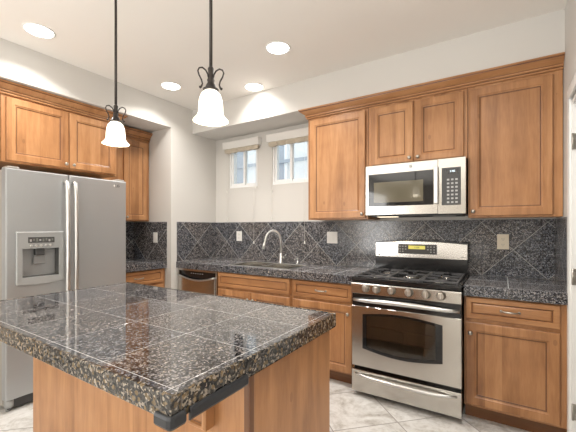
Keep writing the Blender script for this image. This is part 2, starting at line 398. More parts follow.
IB(MB().box(BX1-0.020, BX1+0.003, BY0-0.004, BY0+0.020, 0.0, 0.867), 'corner_post', M['glaze'], 0.002)
IB(MB().panel(0.092, 0.176, 0.640, 0.80, BY0-0.045, 0.044, [(0, 0.006), (0.006, 0.0), (0.014, 0.0), (0.018, 0.006), (0.022, 0.006), (0.024, 0.008)]), 'support_block', [M['wood'], M['glaze']])
# foam guards on the lower edge of the top
def guard_profile(sgn):   # out, z
    return [(0.0005, 0.872), (0.006, 0.871), (0.010, 0.864), (0.010, 0.846), (0.005, 0.838), (0.0005, 0.838)]
ga = MB().prism([(IX1+o, z) for o, z in guard_profile(1)], 1, -2.628, -2.410)
tag(ga.build('edge_guard', M['rubber'], None, 0.003, loc=(IX1, -2.52, 0.84)), 'black foam edge guard, straight strip under the island top edge', 'edge guard', 'foam guards on the island edge')
path = [((IX1, -2.640), (1, 0)), ((IX1, IY0+0.004), (1, 0)), ((IX1-0.001, IY0+0.001), (0.75, -0.75)), ((IX1-0.004, IY0), (0, -1)), ((IX1-0.050, IY0), (0, -1))]
prof = guard_profile(1)
L = [[(p[0]+o*d[0], p[1]+o*d[1], z) for o, z in prof] for p, d in path]
gc = MB().loops(L)
tag(gc.build('corner_guard', M['rubber'], None, 0.002, loc=(IX1, IY0, 0.84)), 'black foam corner guard wrapped round the near corner of the island', 'corner guard', 'foam guards on the island edge')

# ------------------------------------------------------------------ cabinets
PULL_N = 0
def knob(x, z, yf, parent):
    return MB().lathe([(0.0045, 0), (0.0045, -0.011), (0.013, -0.015), (0.0145, -0.020), (0.011, -0.025), (0.002, -0.027)], (x, yf, z), 'y', 14).build('knob', M['nickel'], parent)
def pull(x, z, yf, parent, wd=0.096):
    m = MB(); n = 9; pts = []
    for i in range(n):
        t = -1 + 2*i/(n-1); pts.append((x+t*wd/2, yf-0.006-0.020*(1-t*t)**0.5 if abs(t) < 1 else yf-0.001, z))
    m.tube(pts, [0.006-0.0015*abs(-1+2*i/(n-1)) for i in range(n)], 8)
    m.lathe([(0.009, -0.0005), (0.009, -0.003), (0.004, -0.005)], (x-wd/2, yf, z), 'y', 10).lathe([(0.009, -0.0005), (0.009, -0.003), (0.004, -0.005)], (x+wd/2, yf, z), 'y', 10)
    return m.build('pull_handle', M['nickel'], parent)
DP = [(0.0, 0.004), (0.004, 0.0), (0.052, 0.0), (0.056, 0.005), (0.063, 0.006), (0.070, 0.010), (0.0755, 0.011)]
WP = [(0.0, 0.004), (0.004, 0.0), (0.030, 0.0), (0.035, 0.008), (0.040, 0.008), (0.046, 0.003), (0.050, 0.003)]
def door(x0, x1, z0, z1, yf, t, kn=None):
    o = MB().panel(x0, x1, z0, z1, yf, 0.02, DP).build('door', [M['wood'], M['glaze']], t)
    if kn: knob(kn[0], kn[1], yf, o)
    return o
def drawer(x0, x1, z0, z1, yf, t, pl=True, nm='drawer_front'):
    o = MB().panel(x0, x1, z0, z1, yf, 0.02, WP).build(nm, [M['woodh'], M['glaze']], t)
    for f_ in o.data.polygons:
        f_.material_index = 0
    for f_ in list(o.data.polygons)[16:20]: f_.material_index = 1
    if pl: pull((x0+x1)/2, (z0+z1)/2, yf, o)
    return o
def frame(t, w_, z0, z1, yf, mull, rails, back=-0.004, stile=0.035, right=None, left=None, top=True):
    """carcass box plus a face frame of stiles and rails, front at yf"""
    right = stile if right is None else right; left = stile if left is None else left
    c_ = MB().box(0.001, 0.018, yf+0.019, back, z0, z1).box(w_-0.018, w_-0.001, yf+0.019, back, z0, z1).box(0.018, w_-0.018, back-0.008, back, z0, z1).box(0.018, w_-0.018, yf+0.019, back-0.008, z0, z0+0.018)
    if top: c_.box(0.018, w_-0.018, yf+0.019, back-0.008, z1-0.018, z1)
    c_.build('carcass', M['wood'], t)
    f = MB().box(0.001, left, yf, yf+0.018, z0, z1).box(w_-right, w_-0.001, yf, yf+0.018, z0, z1)
    for a, b in rails: f.box(left, w_-right, yf, yf+0.018, a, b)
    for a, b, c, d in mull: f.box(a, b, yf, yf+0.018, c, d)
    f.build('face_frame', M['wood'], t, 0.0008)

YF = -0.597; YD = -0.618     # base face frame and door faces
def base_cab(x0, x1, label, drawers, doors, loc=None, rz=0, right=None, back=-0.016, left=0.035):
    W = x1-x0
    t = thing('base_cabinet', label, 'cabinet', loc or (x0, 0, 0), rz)
    mull = [((doors[0][1]+doors[1][0])/2-0.018, (doors[0][1]+doors[1][0])/2+0.018, 0.135, 0.655)] if len(doors) == 2 else []
    frame(t, W, 0.10, 0.843, YF, mull, [(0.10, 0.135), (0.655, 0.700), (0.820, 0.843)], back=back, right=right, top=False)
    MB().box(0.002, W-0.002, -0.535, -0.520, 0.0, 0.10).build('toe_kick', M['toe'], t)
    for a, b, pl in drawers: drawer(a, b, 0.693, 0.836, YD, t, pl, 'drawer_front' if pl else 'false_drawer_front')
    for a, b, kx in doors: door(a, b, 0.118, 0.668, YD, t, None if kx is None else (kx, 0.600))
    return t
base_cab(-1.536, -0.624, 'maple sink base cabinet with plain false front, right of the dishwasher', [(0.014, 0.898, False)], [(0.014, 0.453, 0.425), (0.459, 0.898, 0.487)])
base_cab(-0.622, -0.016, 'maple base cabinet with one drawer between the sink base and the range', [(0.020, 0.580, True)], [(0.020, 0.580, 0.550)])
base_cab(0.762, 1.319, 'maple base cabinet with one drawer, right of the range', [(0.012, 0.512, True)], [(0.012, 0.512, 0.040)], right=0.065)
base_cab(0, 0.655, 'maple base cabinet with one drawer in the niche beside the fridge', [(0.02, 0.62, True)], [(0.02, 0.62, 0.05)], loc=(NX, -1.360, 0), rz=PI/2)

# upper cabinets on the back wall
UF, UD = -0.335, -0.356
def upper(x0, x1, z0, z1, label, doors, loc=None, rz=0, yf=UF, right=None, back=-0.003, stile=0.035, left=None):
    W = x1-x0; t = thing('wall_cabinet', label, 'cabinet', loc or (x0, 0, z0), rz)
    mull = [((doors[0][1]+doors[1][0])/2-0.018, (doors[0][1]+doors[1][0])/2+0.018, 0.03, z1-z0-0.05)] if len(doors) == 2 else []
    frame(t, W, 0, z1-z0, yf, mull, [(0, 0.03), (z1-z0-0.05, z1-z0)], right=right, back=back, stile=stile, left=left)
    for a, b, kx in doors: door(a, b, 0.012, z1-z0-0.040, yf-0.021, t, (kx, 0.045))
    return t
upper(-0.600, -0.003, 1.376, 2.362, 'tall maple wall cabinet between the window and the microwave', [(0.030, 0.575, 0.550)])
upper(-0.001, 0.763, 1.822, 2.362, 'short two-door maple wall cabinet above the microwave', [(0.030, 0.375, 0.350), (0.390, 0.740, 0.415)])
upper(0.765, 1.319, 1.376, 2.362, 'tall maple wall cabinet right of the microwave', [(0.012, 0.500, 0.036)], right=0.065)
# left run (rotated a quarter turn: local x runs along world y)
upper(0, 0.922, 1.815, 2.362, 'two-door maple wall cabinet above the fridge', [(0.030, 0.474, 0.448), (0.482, 0.905, 0.509)], loc=(NX, -2.190, 1.815), rz=PI/2, yf=-0.588)
upper(0, 0.900, 1.815, 2.362, 'maple wall cabinet cut by the left edge, left of the one above the fridge', [(0.030, 0.447, 0.420), (0.458, 0.875, 0.485)], loc=(NX, -3.092, 1.815), rz=PI/2, yf=-0.588)
upper(0, 0.564, 1.376, 2.330, 'tall narrow maple wall cabinet in the niche, right of the fridge', [(0.240, 0.542, 0.270)], loc=(NX, -1.266, 1.376), rz=PI/2, yf=-0.300, left=0.26)

# crown mouldings
CP = [(0.0, 0.0), (-0.009, 0.0), (-0.013, 0.004), (-0.013, 0.011), (-0.009, 0.013), (-0.009, 0.017), (-0.017, 0.018), (-0.021, 0.022), (-0.021, 0.029), (-0.016, 0.031), (-0.016, 0.035), (-0.026, 0.043), (-0.040, 0.054), (-0.054, 0.064), (-0.056, 0.071), (-0.062, 0.073), (-0.062, 0.082), (0.0, 0.082)]
def crown(pts, z0, label, k=1.0, kz=1.0):
    """pts: (x, y, outx, outy) along the cabinet tops; the profile steps outward and up"""
    L = [[(x-o*k*ox, y-o*k*oy, z0+z*kz) for o, z in CP] for x, y, ox, oy in pts]
    mb_ = MB().loops(L)
    n_ = len(CP)
    for i_, f_ in enumerate([f for f in mb_.bm.faces if len(f.verts) == 4][:n_*(len(pts)-1)]):
        if i_ % n_ in (3, 4, 8, 9, 13): f_.material_index = 1
    o = mb_.build('crown_moulding', [M['woodh'], M['glaze']], None, loc=(pts[0][0], pts[0][1], z0)); return tag(o, label, 'moulding')
crown([(-0.600, -0.004, -1, 0), (-0.600, -0.337, -1, -1), (1.320, -0.337, 0, -1)], 2.344, 'long maple crown moulding along the tops of the back wall cabinets', 1.15, 1.03)
# shave the part that would sit inside the cabinets: cabinets stop at 2.362 behind the moulding
crown([(NX+0.590, -3.092, 1, 0), (NX+0.590, -1.267, 1, 1), (NX+0.39, -1.267, 0, 1)], 2.338, 'long maple crown moulding above the fridge cabinets on the left', 1.15, 1.05)
crown([(NX+0.302, -1.262, 1, 0), (NX+0.302, -0.703, 1, 0)], 2.310, 'short maple crown moulding on the narrow cabinet in the niche', 1.15, 1.2)

# ------------------------------------------------------------------ countertops
def counter(label, x0, x1, loc, rz=0, y1=-0.002, hole=None, front=-0.632, ends=(False, False), mats=None):
    t = thing('countertop', label, 'countertop', loc, rz); m = MB()
    f = front+0.010
    if hole:
        a, b, c, d = hole
        m.box(x0, a, f, y1, 0.875, 0.914).box(b, x1, f, y1, 0.875, 0.914).box(a, b, f, c, 0.875, 0.914).box(a, b, d, y1, 0.875, 0.914)
    else: m.box(x0, x1, f, y1, 0.875, 0.914)
    m.build('granite_top', M['g_counter'], t)
    MB().box(x0, x1, front, front+0.0098, 0.846, 0.9155).build('granite_edge', M['g_edge2'], t, 0.002)
    return t
SK = (-1.43, -0.70, -0.53, -0.155)
cl = (-1.0, 0, 0)
counter('long granite tile countertop holding the sink, left of the range', XL+0.001+1.0, -0.015+1.0, cl, hole=(SK[0]+1.0, SK[1]+1.0, SK[2], SK[3]))
counter('short granite tile countertop right of the range', 0.762-1.0, XR-0.001-1.0, (1.0, 0, 0))
counter('small granite tile countertop in the niche beside the fridge', 0.0, 0.665, (NX, -1.367, 0), PI/2)

def splash(label, bx, mat, trim, loc):
    t = thing('backsplash', label, 'backsplash', loc)
    a = MB().box(*bx); bmesh.ops.translate(a.bm, verts=a.bm.verts, vec=-Vector(loc)); a.build('tile_field', mat, t)
    a = MB().box(*trim); bmesh.ops.translate(a.bm, verts=a.bm.verts, vec=-Vector(loc)); a.build('edge_strip', M['trimstone'], t)
M['trimstone'] = plain('pale_edge_strip', (0.42, 0.42, 0.43), 0.3)
splash('granite diamond tile backsplash along the back wall', (XL+0.013, XR-0.013, -0.0125, -0.001, 0.9165, 1.366), M['g_splash'], (XL+0.013, -0.602, -0.0135, -0.001, 1.3665, 1.371), (-0.4, 0, 0.9165))
splash('granite tile backsplash on the left wall by the dishwasher', (XL+0.0005, XL+0.012, -0.622, -0.001, 0.9165, 1.366), M['g_splashy'], (XL+0.0005, XL+0.0125, -0.622, -0.001, 1.3665, 1.371), (XL, -0.3, 0.9165))
splash('granite tile backsplash on the right wall beside the short counter', (XR-0.012, XR-0.0005, -0.560, -0.001, 0.9165, 1.366), M['g_splashy'], (XR-0.0125, XR-0.0005, -0.560, -0.34, 1.3665, 1.371), (XR, -0.3, 0.9165))
splash('granite tile backsplash at the back of the niche', (NX+0.0005, NX+0.012, -1.367, -0.7125, 0.9165, 1.366), M['g_splashy'], (NX+0.0005, NX+0.0125, -1.367, -0.7125, 1.3665, 1.371), (NX, -1.0, 0.9165))
splash('granite tile backsplash on the end wall of the niche', (NX+0.0005, NX+0.629, -0.712, -0.7005, 0.9165, 1.366), M['g_splash'], (NX+0.335, NX+0.629, -0.7125, -0.7005, 1.3665, 1.371), (NX+0.3, -0.70, 0.9165))

# ------------------------------------------------------------------ sink, faucet, soap pump
sk = thing('kitchen_sink', 'steel double-bowl sink set into the long granite counter', 'sink', (-1.065, -0.34, 0.914))
sx0, sx1, sy0, sy1 = SK[0]+1.065, SK[1]+1.065, SK[2]+0.34, SK[3]+0.34
def bowl(a, b, c, d, dep, name):
    i = 0.012
    R = lambda k, z: [(a+k, c+k, z), (b-k, c+k, z), (b-k, d-k, z), (a+k, d-k, z)]
    MB().loops([R(0, 0.0), R(0.004, -0.004), R(i, -dep+0.02), R(i+0.03, -dep), R(i+0.03, -dep-0.002), R(0.003, -dep+0.01), R(-0.002, 0.0)], 0, False, False).quad(R(i+0.03, -dep)).build(name, M['steel'], sk)
mid = (sx0+sx1)/2
bowl(sx0+0.005, mid-0.008, sy0+0.005, sy1-0.005, 0.17, 'bowl'); bowl(mid+0.008, sx1-0.005, sy0+0.005, sy1-0.005, 0.17, 'bowl')
MB().box(sx0-0.012, sx1+0.012, sy0-0.012, sy0+0.003, 0.0003, 0.003).box(sx0-0.012, sx1+0.012, sy1-0.003, sy1+0.012, 0.0003, 0.003).box(sx0-0.012, sx0+0.003, sy0+0.003, sy1-0.003, 0.0003, 0.003).box(sx1-0.003, sx1+0.012, sy0+0.003, sy1-0.003, 0.0003, 0.003).box(mid-0.006, mid+0.006, sy0+0.003, sy1-0.003, -0.012, 0.001).build('rim', M['steelv'], sk)
FX, FY = -1.075, -0.100
fa = thing('faucet', 'tall brushed steel gooseneck faucet behind the sink', 'faucet', (FX, FY, 0.914))
MB().lathe([(0.027, 0.0005), (0.027, 0.006), (0.020, 0.012), (0.019, 0.09), (0.015, 0.10)], (0, 0, 0), seg=20).build('base', M['chrome'], fa)
pts = [(0, 0, 0.095), (0, 0, 0.24)]
for i in range(1, 13):
    t = PI*i/13; pts.append((-0.060+0.060*math.cos(t), -0.062+0.062*math.cos(t), 0.24+0.115*math.sin(t)))
pts += [(-0.124, -0.131, 0.225), (-0.134, -0.142, 0.17)]
MB().tube(pts, [0.0115]*(len(pts)-1)+[0.013], 12).build('spout', M['chrome'], fa)
MB().tube([(-0.1245, -0.132, 0.222), (-0.136, -0.144, 0.155)], [0.015, 0.017], 14).build('spray_head', M['chrome'], fa)
MB().tube([(0.018, 0, 0.060), (0.045, -0.002, 0.062)], 0.012, 12).tube([(0.045, -0.002, 0.063), (0.060, -0.004, 0.085), (0.072, -0.006, 0.10)], [0.007, 0.006, 0.005], 8).build('lever', M['chrome'], fa)
so = thing('soap_dispenser', 'small steel soap pump standing right of the faucet', 'soap dispenser', (-0.865, -0.095, 0.914))
MB().lathe([(0.018, 0.0005), (0.018, 0.005), (0.010, 0.008), (0.009, 0.045)], (0, 0, 0), seg=16).build('base', M['chrome'], so)
MB().lathe([(0.013, 0.046), (0.013, 0.060), (0.008, 0.064)], (0, 0, 0), seg=16).tube([(0, 0, 0.055), (-0.01, -0.05, 0.052)], 0.005, 8).build('pump_head', M['chrome'], so)

# ------------------------------------------------------------------ dishwasher
dw = thing('dishwasher', 'stainless steel dishwasher under the counter by the corner', 'dishwasher', (-2.147, 0, 0))
W = 0.606
MB().box(0.004, W-0.004, -0.585, -0.03, 0.09, 0.842).build('tub', M['grill'], dw)
MB().box(0.0, 0.020, -0.618, -0.586, 0.10, 0.842).box(W-0.016, W, -0.618, -0.586, 0.10, 0.842).box(0.020, W-0.016, -0.618, -0.586, 0.822, 0.842).build('surround', M['steel'], dw, 0.001)
MB().box(0.021, W-0.017, -0.600, -0.586, 0.715, 0.821).build('handle_recess', M['black'], dw)
n = 12; lo = []
ptsT = [(0.021+(W-0.038)*i/n, 0.768-0.045*math.sin(PI*i/n)) for i in range(n+1)]
MB().prism([(0.021, 0.11), (W-0.017, 0.11)] + list(reversed(ptsT)), 1, -0.626, -0.6005).build('door_panel', M['steel'], dw, 0.002)
hp = [(x, -0.632, z+0.004) for x, z in ptsT]
MB().tube(hp, 0.009, 8).build('handle', M['steelv'], dw)
for i in range(6): MB().box(0.20+i*0.035, 0.212+i*0.035, -0.6015, -0.6002, 0.792, 0.798).build('button', M['btn'], dw)
MB().box(0.02, W-0.02, -0.54, -0.52, 0.0, 0.089).build('toe_kick', M['black'], dw)

# ------------------------------------------------------------------ range
rg = thing('gas_range', 'freestanding stainless gas range with black cooktop and arched oven window', 'stove', (0.374, 0, 0))
X0, X1 = -0.383, 0.383
MB().box(X0+0.004, X1-0.004, -0.655, -0.02, 0.045, 0.895).build('body', M['black'], rg)
MB().prism([(-0.665, 0.882), (-0.705, 0.878), (-0.712, 0.870), (-0.706, 0.797), (-0.66, 0.797)], 0, X0, X1).build('control_panel', M['steel'], rg, 0.002)
MB().box(X0, X1, -0.700, -0.020, 0.884, 0.906).box(X0, X0+0.018, -0.700, -0.09, 0.906, 0.922).box(X1-0.018, X1, -0.700, -0.09, 0.906, 0.922).box(X0+0.018, X1-0.018, -0.700, -0.682, 0.906, 0.918).build('cooktop', M['black'], rg, 0.004)
# burners
for bx, by, br in ((-0.23, -0.53, 0.045), (-0.23, -0.24, 0.038), (0.0, -0.38, 0.050), (0.23, -0.53, 0.050), (0.23, -0.24, 0.035)):
    b = MB().lathe([(br+0.012, 0.9065), (br+0.012, 0.911), (br, 0.913)], (bx, by, 0), seg=24).build('burner_base', M['steel'], rg)
    MB().lathe([(br-0.006, 0.9135), (br-0.004, 0.919), (br-0.012, 0.9215)], (bx, by, 0), seg=24).build('burner_cap', M['iron'], b)
# three cast iron grates
for gx0, gx1 in ((X0+0.024, -0.122), (-0.117, 0.117), (0.122, X1-0.024)):
    g_ = MB(); y0, y1 = -0.668, -0.145; z0, z1 = 0.923, 0.935; b = 0.011
    g_.box(gx0, gx1, y0, y0+b, z0, z1).box(gx0, gx1, y1-b, y1, z0, z1).box(gx0, gx0+b, y0+b, y1-b, z0, z1).box(gx1-b, gx1, y0+b, y1-b, z0, z1)
    cx = (gx0+gx1)/2
    for yy in (-0.53, -0.38, -0.24):
        if yy == -0.38 or abs(cx) > 0.05:
            g_.box(gx0+b, cx-0.03, yy-0.005, yy+0.005, z0+0.002, z1+0.003).box(cx+0.03, gx1-b, yy-0.005, yy+0.005, z0+0.002, z1+0.003)
    g_.box(cx-0.005, cx+0.005, y0+b, -0.57, z0+0.002, z1+0.003).box(cx-0.005, cx+0.005, -0.20, y1-b, z0+0.002, z1+0.003)
    g_.box(cx-0.005, cx+0.005, -0.49, -0.42, z0+0.002, z1+0.003) if abs(cx) > 0.05 else g_.box(cx-0.005, cx+0.005, -0.33, -0.20, z0+0.002, z1+0.003)
    for fx in (gx0, gx1-b):
        for fy in (y0, y1-b, -0.39): g_.box(fx, fx+b, fy, fy+b, 0.9065, z0)
    g_.build('grate', M['iron'], rg, 0.002)
# griddle plates lying between the burners, as the photo shows
# knobs
for kx in (0.107, 0.190, 0.302, 0.424, 0.540, 0.634):
    k = MB().lathe([(0.031, 0), (0.031, -0.004), (0.026, -0.008), (0.023, -0.028), (0.019, -0.031)], (kx-0.374, -0.7085, 0.842), 'y', 20).build('knob', M['nickel'], rg)
    MB().box(kx-0.374-0.003, kx-0.374+0.003, -0.7465, -0.7398, 0.825, 0.859).build('grip', M['steelv'], k, 0.001)
# backguard
n = 16; G0, G1 = -0.379, 0.374; GY = -0.052
top = [(G0+(G1-G0)*i/n, 1.166+0.020*math.sin(PI*i/n)) for i in range(n+1)]
MB().prism([(G0, 1.038), (G1, 1.038)] + list(reversed(top)), 1, GY-0.082, -0.022).build('backguard', M['steel'], rg, 0.004)
MB().prism([(G0-0.001, 1.163), (G0-0.001, 1.169)] + [(x, z+0.008) for x, z in top] + [(G1+0.001, 1.169), (G1+0.001, 1.163)] + [(x, z+0.0005) for x, z in reversed(top)], 1, GY-0.078, -0.020).build('backguard_cap', M['black'], rg)
MB().box(G0+0.002, G1-0.002, GY-0.080, -0.022, 0.9065, 1.0375).build('backguard_base', M['black'], rg, 0.002)
dp = MB().box(-0.173, 0.145, GY-0.0845, GY-0.0822, 1.074, 1.158).build('display_panel', M['grill'], rg, 0.001)
MB().box(-0.085, 0.052, GY-0.0858, GY-0.0846, 1.116, 1.146).build('lcd', M['lcd'], dp)
text_mesh('clock_digits', '12:00', 0.020, M['black'], dp, (-0.015, GY-0.0859, 1.131), depth=0.0003)
for i, bx in enumerate((-0.156, -0.133, -0.109, 0.074, 0.098, 0.124)):
    for bz in (1.094, 1.114, 1.138):
        if i in (2, 3) and bz < 1.1: continue
        MB().box(bx-0.006, bx+0.006, GY-0.0856, GY-0.0846, bz-0.004, bz+0.004).build('button', M['btn'], dp)
MB().lathe([(0.008, 0), (0.008, -0.0015)], (-0.345, GY-0.0824, 1.058), 'y', 16).build('logo_disc', M['btn'], rg)
MB().box(0.325, 0.350, GY-0.0832, GY-0.0822, 1.058, 1.063).build('model_badge', M['btn'], rg)
# oven door with arched window opening
def arch(xa, xb, zb, zt, bow_b, bow_t, y, n=14):
    P = [(xa+(xb-xa)*i/n, y, zb-bow_b*math.sin(PI*i/n)) for i in range(n+1)]
    P += [(xb-(xb-xa)*i/n, y, zt+bow_t*math.sin(PI*i/n)) for i in range(n+1)]
    return P
def rect(xa, xb, zb, zt, y, n=14):
    return [(xa+(xb-xa)*i/n, y, zb) for i in range(n+1)] + [(xb-(xb-xa)*i/n, y, zt) for i in range(n+1)]
ow = dict(xa=-0.296, xb=0.268, zb=0.378, zt=0.640)
od = MB().loops([rect(X0, X1, 0.236, 0.700, -0.660), rect(X0, X1, 0.236, 0.700, -0.696), rect(X0+0.004, X1-0.004, 0.240, 0.696, -0.700), arch(ow['xa'], ow['xb'], ow['zb'], ow['zt'], 0.034, 0.028, -0.700), arch(ow['xa'], ow['xb'], ow['zb'], ow['zt'], 0.034, 0.028, -0.660)], 0, False, False).build('oven_door', M['steel'], rg)
MB().loops([arch(ow['xa']+0.0005, ow['xb']-0.0005, ow['zb'], ow['zt'], 0.033, 0.027, -0.6985), arch(ow['xa']+0.030, ow['xb']-0.045, ow['zb']+0.014, ow['zt']-0.012, 0.026, 0.022, -0.6985), arch(ow['xa']+0.030, ow['xb']-0.045, ow['zb']+0.014, ow['zt']-0.012, 0.026, 0.022, -0.690)], 0, False, False).build('window_border', M['blackglass'], od)
MB().loops([arch(ow['xa']+0.030, ow['xb']-0.045, ow['zb']+0.014, ow['zt']-0.012, 0.026, 0.022, -0.6960), arch(ow['xa']+0.030, ow['xb']-0.045, ow['zb']+0.014, ow['zt']-0.012, 0.026, 0.022, -0.6935)]).build('window_glass', M['ovenglass'], od)
# racks just behind the glass, in front of the black oven body
rk = MB()
for z in (0.455, 0.545):
    rk.tube([(-0.26, -0.672, z), (0.215, -0.672, z)], 0.003, 6)
rk.tube([(0.0, -0.668, 0.37), (0.0, -0.668, 0.66)], 0.0025, 6)
rk.build('oven_rack', M['nickel'], rg)
MB().box(-0.285, 0.255, -0.6575, -0.6556, 0.33, 0.68).build('oven_liner', M['ovenin'] if 'ovenin' in M else plain('grey_brown_enamel', (0.34, 0.30, 0.26), 0.4), rg)
def bowbar(z, xa, xb, yo, sag, r, parent, name, mat, flat=1.0):
    pts = []; n = 16
    for i in range(n+1):
        t = i/n; x = xa+(xb-xa)*t; e_ = math.sin(PI*t)
        pts.append((x, yo-0.030*min(1, e_*2.2)-0.010*e_, z+sag*e_))
    MB().tube(pts, [r*(0.75+0.35*math.sin(PI*i/n)) for i in range(n+1)], 10, flat=flat).build(name, mat, parent)
MB().box(X0+0.003, X1-0.003, -0.690, -0.662, 0.701, 0.796).build('vent_strip', M['black'], rg)
bowbar(0.745, X0+0.014, X1-0.014, -0.694, 0.012, 0.016, rg, 'oven_handle', M['steelv'])
wd = MB().box(X0, X1, -0.700, -0.658, 0.040, 0.208).build('warming_drawer', M['steel'], rg, 0.004)
bowbar(0.178, X0+0.030, X1-0.030, -0.698, -0.006, 0.012, wd, 'drawer_handle', M['steelv'])
for fx in (X0+0.05, X1-0.05):
    for fy in (-0.60, -0.10): MB().lathe([(0.018, 0.0), (0.018, 0.008), (0.009, 0.010), (0.009, 0.0445)], (fx, fy, 0), seg=12).build('foot', M['grill'], rg)

# ------------------------------------------------------------------ microwave
mw = thing('microwave', 'stainless over-the-range microwave with black window and keypad', 'microwave', (0.381, 0, 1.402))
MB().box(-0.375, 0.375, -0.385, -0.004, 0.001, 0.418).build('case', M['grill'], mw)
ZT = 0.4185
wx0, wx1, wz0, wz1 = -0.352, 0.158, 0.076, 0.344
df = MB().loops([rect(-0.378, 0.187, 0.004, ZT, -0.386, 4), rect(-0.378, 0.187, 0.004, ZT, -0.418, 4), rect(-0.375, 0.187, 0.007, ZT-0.003, -0.421, 4), rect(wx0, wx1, wz0, wz1, -0.421, 4), rect(wx0, wx1, wz0, wz1, -0.415, 4)], 0, False, False).build('door', M['steel'], mw)
MB().box(wx0, wx1, -0.4175, -0.400, wz0, wz1).build('window', M['blackglass'], df)
MB().box(wx0+0.045, wx1-0.075, -0.4184, -0.4176, wz0+0.030, wz1-0.070).build('window_screen', M['screenglass'], df)
hd = MB().box(0.163, 0.193, -0.452, -0.440, 0.082, 0.362).box(0.170, 0.186, -0.440, -0.4215, 0.092, 0.112).box(0.170, 0.186, -0.440, -0.4215, 0.332, 0.352).build('handle', M['steelv'], df, 0.004)
cp = MB().box(0.189, 0.378, -0.421, -0.386, 0.004, ZT).build('control_panel', M['steel'], mw, 0.002)
kp = MB().box(0.216, 0.345, -0.4232, -0.4212, 0.068, 0.348).build('keypad', M['grill'], cp, 0.001)
MB().box(0.245, 0.328, -0.4242, -0.4233, 0.302, 0.336).build('clock_window', M['blackglass'], kp)
text_mesh('clock_digits', '1:00', 0.021, M['digits'], kp, (0.288, -0.4244, 0.319), depth=0.0003)
for r_ in range(7):
    for c_ in range(3):
        MB().box(0.252+c_*0.028, 0.268+c_*0.028, -0.4240, -0.4233, 0.083+r_*0.028, 0.096+r_*0.028).build('key', M['btn'], kp)
lg = MB().lathe([(0.013, 0), (0.013, -0.0012), (0.0115, -0.0018)], (-0.010, -0.4212, 0.385), 'y', 20).build('logo_badge', M['btn'], df)
text_mesh('logo_letters', 'GE', 0.013, M['steelv'], lg, (-0.010, -0.4231, 0.385), depth=0.0003)
MB().box(-0.34, 0.34, -0.38, -0.05, -0.008, 0.0005).build('vent_grille', M['grill'], mw, 0.002)
ll = MB().box(-0.30, -0.14, -0.35, -0.27, -0.011, -0.0085).build('cooktop_lamp', emit('cooktop_lamp_lens', (1.0, 0.85, 0.62), 2.0), mw)
MB().box(0.14, 0.30, -0.35, -0.27, -0.011, -0.0085).build('cooktop_lamp', M['btn'], mw)
cl_ = area('cooktop_light', (0.17, -0.30, 1.388), (0, 0, 0), 0.16, 0.08, 0.4, (1.0, 0.74, 0.48))

# ------------------------------------------------------------------ fridge (faces +x)
FRX = -1.930
fr = thing('refrigerator', 'silver side-by-side refrigerator with water and ice dispenser in the niche', 'refrigerator', (FRX, -1.825, 0), PI/2)
# local: x -> world y, -y -> world +x ; y=0 is the door face
a, b = -2.268+1.825, -1.377+1.825
MB().box(a+0.004, b-0.004, 0.075, 0.900, 0.03, 1.715).build('case', M['fridgeside'], fr, 0.004)
sp = -1.862+1.825
dz0, dz1 = 0.085, 1.722
hx0, hx1, hz0, hz1 = -2.172+1.825, -1.935+1.825, 0.940, 1.148
def rr(xa, xb, za, zb, y, n=1): return [(xa, y, za), (xb, y, za), (xb, y, zb), (xa, y, zb)]
ld = MB().loops([rr(a, sp-0.003, dz0, dz1, 0.068), rr(a, sp-0.003, dz0, dz1, 0.008), rr(a+0.003, sp-0.006, dz0+0.003, dz1-0.003, 0.002), rr(a+0.010, sp-0.013, dz0+0.010, dz1-0.010, 0.0), rr(hx0, hx1, hz0, hz1, 0.0), rr(hx0+0.004, hx1-0.004, hz0+0.004, hz1-0.004, 0.055)], 0, True, True, mis=[0, 0, 0, 0, 1]).build('freezer_door', [M['fridge'], M['recess']], fr)
rd = MB().loops([rr(sp+0.003, b, dz0, dz1, 0.068), rr(sp+0.003, b, dz0, dz1, 0.008), rr(sp+0.006, b-0.003, dz0+0.003, dz1-0.003, 0.002), rr(sp+0.013, b-0.010, dz0+0.010, dz1-0.010, 0.0)]).build('fridge_door', M['fridge'], fr)
# dispenser bezel
bz = MB(); ox0, ox1, oz0, oz1 = -2.209+1.825, -1.902+1.825, 0.892, 1.271
n = 8
outer = lambda y, i=0: [(ox0+i+(ox1-ox0-2*i)*k/n, y, oz0+i-0.012*math.sin(PI*k/n)) for k in range(n+1)] + [(ox1-i-(ox1-ox0-2*i)*k/n, y, oz1-i) for k in range(n+1)]
inner = lambda y: [(hx0+(hx1-hx0)*k/n, y, hz0-0.004) for k in range(n+1)] + [(hx1-(hx1-hx0)*k/n, y, hz1) for k in range(n+1)]
be = bz.loops([outer(-0.0005), outer(-0.010), outer(-0.014, 0.004), inner(-0.012), inner(-0.0005)], 0, False, False).build('dispenser_bezel', M['fgrey'], ld)
MB().box(-0.315, -0.145, -0.0150, -0.0130, 1.190, 1.232).build('dispenser_display', M['grill'], be)
for i in range(8): MB().box(-0.305+i*0.020, -0.293+i*0.020, -0.0158, -0.0151, 1.199+0.006*(i % 2), 1.216+0.004*(i % 3)).build('display_icon', M['lcdgrey'] if i % 3 else M['btn'], be)
for i in range(5): MB().lathe([(0.009, 0), (0.009, -0.003), (0.006, -0.005)], (-0.295+i*0.031, -0.0135, 1.170), 'y', 12).build('dispenser_button', M['chrome'], be)
MB().box(-0.260, -0.200, 0.006, 0.048, 1.095, 1.147).build('ice_chute', M['grill'], ld, 0.006)
MB().box(-0.268, -0.192, 0.020, 0.028, 1.030, 1.092).build('dispenser_paddle', plain('clear_grey_paddle', (0.22, 0.22, 0.22), 0.2), ld, 0.004)
